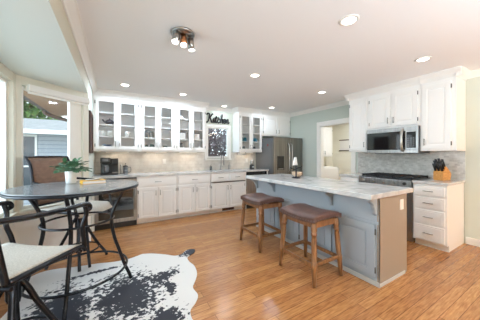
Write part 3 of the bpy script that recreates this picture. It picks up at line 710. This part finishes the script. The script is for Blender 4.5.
# ------------------------------------------------------------------ swivel chairs
def chair():
    t = thing('swivel_chair', 'x', 'chair', (0, 0, 0), 'counter-height swivel chairs round the table')
    W, D, SZ = .50, .48, .655
    def seat(u, v):
        x = (u - .5) * W; y = (v - .5) * D
        z = SZ - .03 * (1 - (2 * (u - .5)) ** 2) * .5 - .05 * max(0, (v - .85) / .15) ** 2 + .01 * (1 - v)
        return (x, y, z), (0, 0, 1)
    MB().sheet(seat, 12, 14, .022).build('seat', M['sling'], t)
    sf = MB()
    for sx in (-1, 1):
        sf.tube(smoothpath([(sx * .255, -.24, SZ), (sx * .258, 0, SZ - .005), (sx * .255, .19, SZ - .012), (sx * .25, .235, SZ - .05)]), .015, 10)
    sf.tube([(-.25, .2, SZ - .045), (.25, .2, SZ - .045)], .012, 8).tube([(-.25, -.22, SZ - .04), (.25, -.22, SZ - .04)], .012, 8)
    sf.tube([(-.20, -.22, SZ - .045), (.20, .2, SZ - .05)], .012, 8).tube([(.20, -.22, SZ - .045), (-.20, .2, SZ - .05)], .012, 8)
    sf.build('seat_frame', M['bronze'], t)
    bf = MB()
    for sx in (-1, 1):
        bf.tube(smoothpath([(sx * .25, -.245, SZ - .005), (sx * .252, -.275, .80), (sx * .25, -.31, .98), (sx * .238, -.35, 1.14), (sx * .245, -.40, 1.235)]), .015, 10)
    bf.tube(smoothpath([(-.245, -.40, 1.235), (-.14, -.412, 1.238), (0, -.416, 1.24), (.14, -.412, 1.238), (.245, -.40, 1.235)]), .013, 10)
    bf.tube([(-.252, -.25, .71), (.252, -.25, .71)], .011, 8)
    bf.build('back_frame', M['bronze'], t)
    def back(u, v):
        x = (u - .5) * (.50 - .03 * v); z = .712 + v * .515; k = (z - .71) / .525
        y = -.262 - .075 * k - .062 * k ** 3 - .02 * (1 - (2 * (u - .5)) ** 2) * k
        return (x, y, z), (0, 1, .2)
    MB().sheet(back, 12, 14, .012).build('backrest', M['wicker'], t)
    for sx in (-1, 1):
        ar = smoothpath([(sx * .25, -.305, .96), (sx * .285, -.15, .945), (sx * .29, .05, .935), (sx * .288, .19, .93), (sx * .288, .225, .915), (sx * .288, .228, .893), (sx * .288, .205, .885)], 6)
        ar2 = smoothpath([(sx * .288, .185, .922), (sx * .286, .20, .86), (sx * .272, .185, .78), (sx * .262, .205, .70), (sx * .256, .22, SZ - .03)], 6)
        MB().tube(ar, .015, 10).tube(ar2, .014, 10).build('armrest', M['bronze'], t)
    MB().lathe([(.03, .40), (.036, .42), (.036, .55), (.06, .57), (.10, .585), (.10, .600)], (0, 0, 0), 20).build('swivel_post', M['bronze'], t)
    for k in range(4):
        a = PI / 4 + k * PI / 2; c_, s_ = math.cos(a), math.sin(a)
        MB().tube(smoothpath([(r * c_, r * s_, z) for r, z in ((.025, .52), (.06, .46), (.11, .34), (.19, .18), (.265, .06), (.285, .0085))], 5), .016, 10).build('leg', M['bronze'], t)
    MB().tube([(.205 * math.cos(2 * PI * k / 40), .205 * math.sin(2 * PI * k / 40), .155) for k in range(40)], .010, 8, closed=True).build('foot_ring', M['bronze'], t)
    return t
ca = chair(); cb_ = copy_tree(ca)
def put(o, x, y, fx, fy_, label):
    o.location = (x, y, .011); o.rotation_euler = (0, 0, math.atan2(fy_, fx) - PI / 2); o['label'] = label
put(ca, -.51, 1.765, .553, .833, 'swivel chair in the left foreground with pale sling seat and dark arms')
put(cb_, -.36, 3.14, .8, -.6, 'swivel chair with brown woven back in front of the bay window')

# ------------------------------------------------------------------ things on the table
px, py = -.375, 2.74
pl = thing('potted_plant', 'small leafy green plant in a white pot on the round table', 'plant', (px, py, TZ))
MB().lathe([(.038, 0), (.042, .004), (.05, .12), (.05, .125), (.044, .125), (.043, .108)], (px, py, TZ), 28).build('pot', M['pot'], pl)
MB().lathe([(.042, .10), (.042, .112)], (px, py, TZ), 20).build('soil', M['soil'], pl)
st = MB(); lv = []
for i in range(90):
    a = random.uniform(0, 2 * PI); el = random.uniform(.1, 1.35); L_ = random.uniform(.06, .155)
    d_ = Vector((math.cos(a) * math.cos(el), math.sin(a) * math.cos(el), math.sin(el) * .75))
    p0 = Vector((px, py, TZ + .11)); p1 = p0 + d_ * L_
    st.tube([p0, p0 + d_ * L_ * .5 + Vector((0, 0, .01)), p1], .0016, 5)
    dd_ = (d_ + Vector((random.uniform(-.5, .5), random.uniform(-.5, .5), random.uniform(-.5, .1)))).normalized()
    lv.append((p1, dd_, (random.uniform(-.3, .3), random.uniform(-.3, .3), 1), random.uniform(.05, .075), random.uniform(.035, .052)))
st.build('stems', M['leaf'], pl); MB().leafquads(lv).build('foliage', M['leaf'], pl)
bk = thing('magazine', 'yellow covered book lying on the round table', 'book', (-.20, 2.66, TZ))
bF = Matrix.Translation((-.185, 2.655, TZ)) @ Matrix.Rotation(math.radians(14), 4, 'Z')
MB(bF).box(-.10, -.075, .0012, .10, .075, .003, .0005).box(-.10, -.075, .028, .10, .075, .030, .0005).box(-.10, -.075, .0012, -.097, .075, .030, .0005).build('cover', M['yellow'], bk)
MB(bF).box(-.096, -.071, .0032, .096, .071, .0278).build('pages', M['paper'], bk)
MB(bF).box(-.05, -.03, .0301, .06, .05, .0306).build('cover_picture', M['navy'], bk)
pp = MB(Matrix.Translation((-.19, 2.66, TZ + .0312)) @ Matrix.Rotation(math.radians(-10), 4, 'Z')).sheet(lambda u, v: (((u - .5) * .12, (v - .5) * .09, .004 + .012 * u * u), (0, 0, 1)), 6, 4, .001).build('leaflet', M['paper']); tag(pp, 'white folded leaflet lying on the yellow book', 'leaflet')

# ------------------------------------------------------------------ worktop things, back run
cm = thing('coffee_maker', 'black two-sided coffee maker on the back counter', 'coffee maker', (-.06, 4.66, CT))
cx0, cx1, cy0, cy1 = -.21, .07, 4.52, 4.80
MB().box(cx0, cy0, CT, cx1, cy1, CT + .03, .008).build('base', M['black'], cm)
MB().box(cx0, cy0 + .15, CT + .03, cx1, cy1, CT + .30, .01).build('water_tank', M['black'], cm)
MB().box(cx0, cy0 + .01, CT + .21, cx0 + .15, cy0 + .16, CT + .315, .012).build('brew_head', M['black'], cm)
MB().box(cx0 + .165, cy0 + .01, CT + .19, cx1, cy0 + .16, CT + .30, .012).build('pod_head', M['black'], cm)
cf = MB().lathe([(.05, 0), (.062, .02), (.064, .09), (.048, .14), (.05, .155)], (cx0 + .075, cy0 + .08, CT + .031)).build('carafe', M['greyglass'], cm)
MB().tube(smoothpath([(cx0 + .075, cy0 + .03, CT + .16), (cx0 + .06, cy0 - .015, CT + .15), (cx0 + .06, cy0 - .015, CT + .08), (cx0 + .075, cy0 + .02, CT + .06)]), .007, 8).build('handle', M['black'], cf)
MB().box(cx0 + .03, cy0 + .006, CT + .25, cx0 + .12, cy0 + .012, CT + .29, .001).build('display', M['greyglass'], cm)
MB().box(cx0 + .18, cy0 + .03, CT + .03, cx1 - .015, cy0 + .14, CT + .045, .003).build('drip_tray', M['nickel'], cm)
fp = thing('french_press', 'small glass and black french press beside the coffee maker', 'coffee press', (.19, 4.62, CT))
MB().lathe([(.04, .0), (.045, .006), (.045, .14), (.046, .145)], (.19, 4.62, CT)).build('beaker', M['greyglass'], fp)
fc = MB()
for z in (.012, .075, .135): fc.tube([(.19 + .047 * math.cos(2 * PI * k / 24), 4.62 + .047 * math.sin(2 * PI * k / 24), CT + z) for k in range(24)], .004, 6, closed=True)
for k in range(4): fc.tube([(.19 + .047 * math.cos(PI / 4 + k * PI / 2), 4.62 + .047 * math.sin(PI / 4 + k * PI / 2), CT + z) for z in (.003, .14)], .004, 6)
fc.build('frame', M['nickel'], fp)
MB().lathe([(.047, .146), (.047, .155), (.02, .165), (.004, .168), (.004, .19), (.011, .195), (.011, .205), (.003, .21)], (.19, 4.62, CT)).build('lid', M['black'], fp)
MB().tube(smoothpath([(.235, 4.615, CT + .13), (.275, 4.61, CT + .125), (.275, 4.61, CT + .05), (.236, 4.615, CT + .03)]), .006, 8).build('handle', M['black'], fp)
o = MB().lathe([(.012, 0), (.013, .10), (.009, .12), (.009, .15), (.014, .16), (.014, .18)], (.115, 4.70, CT)).build('oil_bottle', M['nickel']); tag(o, 'slim metal bottle between coffee maker and french press', 'bottle')
kt = thing('coffee_grinder', 'small black and steel grinder below the right glass cabinet', 'grinder', (3.06, 4.62, CT))
MB().lathe([(.055, 0), (.06, .01), (.058, .10), (.045, .12)], (3.06, 4.62, CT)).build('base', M['black'], kt)
MB().lathe([(.04, .121), (.046, .14), (.05, .21), (.03, .235), (.01, .24)], (3.06, 4.62, CT)).build('hopper', M['nickel'], kt)
MB().cyl((3.06, 4.557, CT + .06), (3.06, 4.565, CT + .06), .02).build('badge', M['paper'], kt)
ph = thing('paper_towel_holder', 'wooden rail hanging under the cabinet beside the sink window', 'rail', (2.8, 4.74, 1.28))
MB().cyl((2.69, 4.72, 1.29), (2.93, 4.72, 1.29), .022, seg=16).build('roll', M['paper'], ph)
MB().box(2.68, 4.705, 1.275, 2.69, 4.735, 1.339, .002).box(2.93, 4.705, 1.275, 2.94, 4.735, 1.339, .002).build('bracket', M['nickel'], ph)
for x, lb in ((.95, 'white outlet plate on the backsplash under the middle glass cabinet'), (3.08, 'white outlet plate on the backsplash under the right glass cabinet')):
    t = thing('outlet', lb, 'outlet', (x, WY - .012, 1.12))
    MB().box(x - .036, WY - .018, 1.07, x + .036, WY - .012, 1.18, .002).build('cover', M['paper'], t)
    MB().box(x - .018, WY - .0195, 1.09, x + .018, WY - .0175, 1.16, .001).build('sockets', M['trim'], t)
# ------------------------------------------------------------------ things inside the glass cabinets
def cup(x, y, z, label, m='pot', r=.036, h=.08, group='cups in the glass cabinets'):
    t = thing('cup', label, 'cup', (x, y, z), group)
    MB().lathe([(r * .7, 0), (r, .01), (r, h), (r * .9, h), (r * .88, .012)], (x, y, z), 18).build('body', M[m], t)
    MB().tube(smoothpath([(x + r * .95, y, z + h * .85), (x + r * 1.7, y, z + h * .75), (x + r * 1.7, y, z + h * .35), (x + r * .95, y, z + h * .2)], 4), .005, 6).build('handle', M[m], t)
SB = ZB + .03
cup(-.20, 4.70, SH[0], 'left one of two white cups behind the leftmost glass door', r=.042, h=.10)
cup(-.06, 4.70, SH[0], 'right one of two white cups behind the leftmost glass door', r=.042, h=.10)
cup(.22, 4.70, SH[0], 'white cup on the second shelf behind the second glass door from the left', r=.042, h=.10)
cup(1.66, 4.70, SB, 'white cup on the cabinet floor next to the sink window', r=.042, h=.09)
t = thing('teapot', 'dark round teapot on a shelf in the leftmost glass cabinet', 'teapot', (-.07, 4.72, SH[1]))
MB().lathe([(.045, 0), (.075, .03), (.075, .06), (.04, .095), (.012, .10), (.014, .115), (.004, .12)], (-.07, 4.72, SH[1])).build('pot', M['navy'], t)
MB().tube([(-.14, 4.72, SH[1] + .04), (-.17, 4.72, SH[1] + .07), (-.185, 4.72, SH[1] + .095)], .012, 8).build('spout', M['navy'], t)
MB().tube(smoothpath([(.0, 4.72, SH[1] + .075), (.045, 4.72, SH[1] + .08), (.045, 4.72, SH[1] + .035), (.0, 4.72, SH[1] + .03)], 4), .007, 8).build('handle', M['navy'], t)
for k in range(4):
    o = MB().lathe([(.045, 0), (.078, .016), (.08, .022), (.075, .022), (.044, .006)], (-.11, 4.70, SB + k * .024 + .0005), 20).build('bowl', M['blue'])
    tag(o, ('bottom', 'second', 'third', 'topmost')[k] + ' blue bowl of the stack on the floor of the leftmost cabinet', 'bowl', 'stacked blue bowls')
o = MB().lathe([(.03, 0), (.05, .02), (.05, .06), (.045, .06), (.04, .02)], (.16, 4.70, SB)).build('bowl', M['red']); tag(o, 'small red bowl on the cabinet floor beside a white bowl', 'bowl')
o = MB().lathe([(.04, 0), (.065, .04), (.065, .065), (.058, .065), (.04, .01)], (.29, 4.70, SB)).build('bowl', M['pot']); tag(o, 'small white bowl on the cabinet floor beside a red bowl', 'bowl')
def jar(x, z, r, h, m, label):
    t = thing('jar', label, 'jar', (x, 4.70, z), 'jars in the glass cabinets')
    MB().lathe([(r * .9, 0), (r, .008), (r, h * .75), (r * .8, h * .85)], (x, 4.70, z), 18).build('body', M[m], t)
    MB().lathe([(r * .82, h * .85), (r * .85, h * .87), (r * .85, h * .97), (r * .3, h)], (x, 4.70, z), 18).build('lid', M[m], t)
jar(.54, SH[0], .05, .15, 'greyglass', 'smoky jar on the second shelf of the middle cabinet, left one')
jar(.66, SH[0], .05, .13, 'greyglass', 'smoky jar on the second shelf of the middle cabinet, right one')
jar(.55, SB, .05, .11, 'greenglass', 'green glass jar on the floor of the middle cabinet, left one')
jar(.67, SB, .05, .12, 'greenglass', 'green glass jar on the floor of the middle cabinet, right one')
jar(.93, SB, .05, .10, 'greyglass', 'smoky jar on the floor of the middle cabinet behind its right door')
jar(1.25, SB, .055, .16, 'greyglass', 'smoky jar on the floor of the cabinet left of the sink window')
for x, lb in ((1.28, 'square white box with black edges behind the left door beside the sink window'), (1.60, 'square white box with black edges behind the right door beside the sink window')):
    t = thing('storage_box', lb, 'box', (x, 4.72, SH[0]), 'black edged boxes')
    MB().box(x - .07, 4.65, SH[0], x + .07, 4.79, SH[0] + .13, .004).build('body', M['paper'], t)
    f_ = MB().box(x - .078, 4.643, SH[0] + .13, x + .078, 4.797, SH[0] + .15, .003).box(x - .078, 4.643, SH[0], x - .066, 4.655, SH[0] + .13).box(x + .066, 4.643, SH[0], x + .078, 4.655, SH[0] + .13)
    f_.build('edging', M['black'], t)
for i, x in enumerate((2.80, 2.90, 3.13, 3.23)):
    jar(x, SH[0], .045, .10, 'tealglaze', ('leftmost', 'second from left', 'third from left', 'rightmost')[i] + ' teal canister in the cabinet beside the refrigerator')
for i, x in enumerate((2.85, 3.18)):
    jar(x, SB, .05, .12, 'greyglass', 'smoky jar on the floor of the cabinet beside the refrigerator, ' + ('left door', 'right door')[i])

# ------------------------------------------------------------------ island things and pantry
q = (2.47, 2.47)
ut = thing('cup_tree', 'dark metal stand with short arms on the island worktop', 'stand', (q[0], q[1], CT))
MB().lathe([(.07, 0), (.07, .008), (.03, .018), (.012, .03), (.010, .27), (.012, .28), (.004, .30)], (q[0], q[1], CT)).build('stem', M['bronze'], ut)
for k in range(2):
    s_ = 1 if k else -1
    MB().tube([(q[0], q[1], CT + .13 + .02 * k), (q[0] + .07 * s_, q[1] - .03 * s_, CT + .15 + .02 * k), (q[0] + .09 * s_, q[1] - .04 * s_, CT + .17 + .02 * k)], .006, 8).build('arm', M['bronze'], ut)
cl = thing('hand_towel', 'white folded cloth hanging over the top of the dark stand', 'towel', (q[0] - .015, q[1] - .02, CT + .18))
MB().sheet(lambda u, v: ((q[0] - .055 + .075 * (u - .5) * (1.25 - .75 * v), q[1] - .035 - .012 * math.sin(u * 9), CT + .205 + .12 * v), (0, 1, 0)), 10, 6, .012).build('cloth', M['paper'], cl)
bwl = MB().lathe([(.045, 0), (.085, .03), (.09, .075), (.082, .075), (.04, .012)], (2.68, 2.66, CT), 24).build('bowl', mat('tan_stoneware', (196, 170, 142), .5)); tag(bwl, 'tan bowl on the island worktop behind the dark metal stand', 'bowl')
pantry = struct('wall_pantry_far', MB().box(6.2, 2.0, 0, 6.3, WY, H), 'pantry')
struct('wall_pantry_side', MB().box(WX + .1, WY - .35, 0, 6.2, WY - .25, H), 'pantry')
struct('wall_pantry_near', MB().box(WX + .1, 2.0, 0, 6.2, 2.1, H), 'pantry')
lamp('lamp_pantry', 'AREA', (5.2, 3.2, 2.40), 20, (.95, .97, 1), .3)
# pantry cabinet on the pantry's side wall, washer beneath
FP = frame(4.95, WY - .35 - .33, 1, 0)
pc = thing('pantry_cabinet', 'white wall cabinet inside the pantry', 'cabinet', (5.0, WY - .4, 1.3))
MB(FP).box(0, -.329, 1.22, .80, 0, 2.1, .003).build('body', M['white'], pc)
door(FP, pc, .02, .395, 1.24, 2.08, True); door(FP, pc, .405, .78, 1.24, 2.08, False)
ws = thing('washing_machine', 'white top-loading washer in the pantry under the cabinet', 'washer', (5.0, 4.2, 0))
MB().box(4.80, 3.88, .01, 5.56, 4.54, .90, .02).build('cabinet', M['pot'], ws)
MB().box(4.83, 3.90, .90, 5.53, 4.36, .93, .02).build('lid', M['pot'], ws)
MB().prism([(4.38, .90), (4.54, .90), (4.54, 1.0), (4.46, 1.0)], 'X', 4.81, 5.55, .006).build('control_console', M['pot'], ws)
for k in range(3): MB().cyl((4.95 + k * .2, 4.40, .955), (4.95 + k * .2, 4.375, .945), .025, seg=16).build('knob', M['nickel'], ws)
wb = thing('wall_board', 'white board with dark rails on the pantry wall', 'board', (6.19, 3.9, 1.6))
MB().box(6.175, 3.60, 1.42, 6.199, 4.28, 1.72, .004).build('panel', M['paper'], wb)
MB().box(6.165, 3.58, 1.72, 6.199, 4.30, 1.745, .003).box(6.165, 3.58, 1.395, 6.199, 4.30, 1.42, .003).build('rails', M['darkwood'], wb)

# ------------------------------------------------------------------ wall and ceiling things
wfm = thing('picture_frame', 'dark wooden frame on the left wall beside the glass cabinets', 'frame', (LX, 3.95, 1.3))
MB().box(LX + .001, 3.80, 1.30, LX + .026, 3.85, 1.92, .003).box(LX + .001, 4.25, 1.30, LX + .026, 4.30, 1.92, .003).box(LX + .001, 3.85, 1.30, LX + .026, 4.25, 1.35, .003).box(LX + .001, 3.85, 1.87, LX + .026, 4.25, 1.92, .003).build('moulding', M['darkwood'], wfm)
MB().box(LX + .001, 3.85, 1.35, LX + .012, 4.25, 1.87).build('backing', M['darkwood'], wfm)
rs = thing('roller_shade', 'white rolled-up shade at the top of the angled bay window', 'blind', F1 @ Vector((L1 / 2, -.05, BZ - .1)))
MB(F1).box(.085, -.085, BZ - .165, L1 - .03, -.014, BZ - .09, .008).build('headrail', M['paper'], rs)
MB(F1).box(.09, -.06, BZ - .19, L1 - .035, -.045, BZ - .166, .003).build('bottom_rail', M['trim'], rs)
# the word Kitchen over the sink window, drawn as script strokes
def arc(cx, cy, rx, ry, a0, a1, n=10): return [(cx + rx * math.cos(math.radians(a0 + (a1 - a0) * k / n)), cy + ry * math.sin(math.radians(a0 + (a1 - a0) * k / n))) for k in range(n + 1)]
ST = [
    [(-.25, 1.25), (-.1, 1.5), (.15, 1.48), (.28, 1.3), (.25, .9), (.15, .3), (.0, .0), (-.18, -.02), (-.24, .12)],
    [(.95, 1.5), (.75, 1.35), (.5, .95), (.28, .75)], [(.28, .75), (.5, .7), (.68, .35), (.85, .03), (1.02, .08), (1.12, .22)],
    [(1.12, .22), (1.22, .72), (1.2, .2), (1.3, .02), (1.45, .15)],
    [(1.45, .15), (1.68, 1.15), (1.62, .5), (1.62, .12), (1.75, .02), (1.9, .2)], [(1.4, .82), (1.9, .86)],
    [(2.42, .6), (2.3, .74), (2.08, .65), (2.0, .35), (2.1, .06), (2.3, .02), (2.5, .2)],
    [(2.5, .2), (2.78, .9), (2.82, 1.4), (2.72, 1.45), (2.68, 1.1), (2.66, .02)], [(2.66, .3), (2.85, .68), (3.02, .66), (3.04, .3), (3.08, .05), (3.22, .1), (3.3, .3)],
    [(3.3, .3), (3.55, .42), (3.6, .65), (3.45, .74), (3.3, .55), (3.32, .15), (3.5, .02), (3.75, .2)],
    [(3.75, .2), (3.85, .72), (3.84, .02)], [(3.84, .35), (4.0, .68), (4.18, .68), (4.22, .3), (4.28, .04), (4.42, .1), (4.5, .25)]]
sg = MB(); k_ = .132; sx_, sz_ = 1.955, 2.07
for s_ in ST:
    sg.tube(smoothpath([(sx_ + x * k_ + .12 * z * k_, WY - .021, sz_ + z * k_ * 1.08) for x, z in s_], 5), .0175, 8)
sg.tube([(sx_ + 1.24 * k_ + .14, WY - .021, sz_ + 1.02 * k_), (sx_ + 1.27 * k_ + .145, WY - .021, sz_ + 1.08 * k_)], .017, 8)
o = sg.build('word_sign', M['black']); tag(o, 'black script sign reading Kitchen above the sink window', 'sign')
# recessed downlights
DL = ['nearest recessed ceiling light, above the front of the island', 'recessed ceiling light in front of the microwave cabinets', 'recessed ceiling light over the far half of the island', 'recessed ceiling light before the doorway and refrigerator',
      'recessed ceiling light before the third and fourth glass doors', 'recessed ceiling light before the first glass doors at the left', 'recessed ceiling light in front of the refrigerator', 'recessed ceiling light right above the Kitchen sign']
for (x, y), lb in zip(DOWN, DL):
    t = thing('recessed_light', lb, 'ceiling light', (x, y, H), 'recessed ceiling lights')
    MB().lathe([(.058, -.0005), (.058, -.010), (.078, -.006), (.082, -.0005)], (x, y, H), 28).build('trim_ring', M['trim'], t)
    MB().lathe([(.0575, -.0005), (.0575, -.006)], (x, y, H), 28).build('diffuser', M['lampglow'], t)
# three-headed spot fixture
sp = thing('spotlight_fixture', 'round nickel ceiling fixture with three spot heads', 'ceiling light', (.57, 2.06, H))
c0 = Vector((.57, 2.06, H))
MB().lathe([(.11, -.0005), (.115, -.008), (.108, -.022), (.02, -.026)], tuple(c0), 36).build('canopy', M['nickel'], sp)
for k, (dx, dy, tx_, ty_, mt) in enumerate(((-.065, -.04, -.25, -.25, 'nickel'), (-.0, -.02, -.05, -.3, 'copper'), (.075, .0, .15, .05, 'nickel'))):
    a = c0 + Vector((dx, dy, -.024)); ax = Vector((tx_, ty_, -1)).normalized(); b_ = a + Vector((0, 0, -.02))
    hd = MB().cyl(b_ - ax * .01, b_ + ax * .095, .030, .033, seg=20).cyl(a, b_, .009, seg=10).build('spot_head', M[mt], sp)
    MB().cyl(b_ + ax * .0945, b_ + ax * .098, .028, seg=20).build('bulb', M['lampglow'], hd)
    l = lamp('lamp_spot', 'SPOT', b_ + ax * .10, 12, (1, .9, .78), .02); l.data.spot_size = 1.6; l.rotation_euler = ax.to_track_quat('-Z', 'Y').to_euler()

# ------------------------------------------------------------------ outdoors
o = struct('ground', MB().box(-20, -3, -.5, 14, 26, -.35), 'lawn')
nh = thing('neighbour_house', 'pale sided neighbouring house with low grey roof seen through the bay window', 'house', (-3, 10, -.35))
MB().box(-9, 9.0, -.35, 1.2, 13, 1.98).build('siding_wall', M['siding'], nh)
MB().prism([(8.55, 1.93), (8.55, 2.02), (12.2, 2.80), (13.4, 2.5), (13.4, 2.4), (12.2, 2.68)], 'X', -9.3, 1.5).build('roof', M['shingle'], nh)
MB().box(-9.3, 8.50, 1.90, 1.5, 8.55, 2.03).build('gutter', M['trim'], nh)
for x in (-2.62, -5.4):
    wf_ = MB().box(x - .05, 8.96, .0, x, 9.0, 1.9).box(x + .5, 8.96, .0, x + .55, 9.0, 1.9).box(x, 8.96, 1.84, x + .5, 9.0, 1.9).box(x, 8.96, .9, x + .5, 9.0, .95).box(x, 8.96, .0, x + .5, 9.0, .06).build('window', M['trim'], nh)
    MB().box(x, 8.98, .06, x + .5, 8.999, 1.84).build('pane', M['darkwindow'], wf_)
ev = thing('roof_eave', 'brown roof overhang of the house with gutter outside the bay window', 'roof', (-1.0, 5, 2.4))
MB().prism([(-.45, 2.38), (-1.30, 2.27), (-1.30, 2.41), (-.45, 2.85)], 'Y', 3.95, 7.2).build('soffit', M['soffit'], ev)
MB().box(-1.40, 3.95, 2.27, -1.302, 7.2, 2.40, .01).build('gutter', M['gutter'], ev)
MB().tube(smoothpath([(-1.35, 6.4, 2.27), (-1.32, 6.42, 2.2), (-1.1, 6.5, 2.13), (-.75, 6.6, 2.06), (-.5, 6.62, 1.95), (-.5, 6.62, -.34)]), .04, 10).build('downspout', M['gutter'], ev)
struct('wall_exterior', MB().box(-.45, WY + .13, -.35, -.33, 6.6, 2.5), 'siding')
def tree(x, y, z0, zc, r, n, label, m, cat, name, ls=.3, squash=1.0, nbr=5):
    t = thing(name, label, cat, (x, y, z0))
    tr = MB().tube([(x, y, z0), (x + .05, y, z0 + (zc - z0) * .5), (x, y + .05, zc + r * .3)], .1, 8, radii=[.05 * r + .05, .04 * r + .04, .02])
    for k in range(nbr):
        a = random.uniform(0, 6.28); tr.tube([(x, y, zc - r * .5), (x + math.cos(a) * r * .6, y + math.sin(a) * r * .6, zc + random.uniform(-.2, .5) * r)], .03, 6, radii=[.04, .012])
    tr.build('trunk', M['bark'], t); items = []
    for k in range(n):
        while True:
            p = Vector((random.uniform(-1, 1), random.uniform(-1, 1), random.uniform(-1, 1)))
            if .35 < p.length < 1: break
        lump = .78 + .22 * math.sin(p.x * 7 + y) * math.cos(p.z * 6 + x) + .1 * math.sin(p.y * 9)
        p *= lump
        items.append((Vector((x, y, zc)) + Vector((p.x * r, p.y * r, p.z * r * squash)), (random.uniform(-1, 1), random.uniform(-1, 1), random.uniform(-1, .6)), (random.uniform(-1, 1), random.uniform(-1, 1), 1), ls * random.uniform(.6, 1.2), ls * .5))
    MB().leafquads(items).build('foliage', M[m], t)
tree(-4.6, 15.5, -.35, 4.1, 2.3, 3000, 'leafy green tree rising behind the neighbouring roof', 'tree', 'tree', 'leafy_tree', .38)
tree(-8.5, 17.5, -.35, 4.0, 2.2, 1800, 'green tree further left beyond the neighbouring roof', 'tree', 'tree', 'leafy_tree', .42)
tree(2.9, 7.1, -.35, 1.45, 1.35, 5600, 'plum leaved shrub filling the view of the sink window', 'shrub', 'shrub', 'leafy_shrub', .12)
tree(5.6, 8.1, -.35, 1.3, 1.05, 2200, 'plum leaved shrub to the right behind the sink window', 'shrub', 'shrub', 'leafy_shrub', .12)
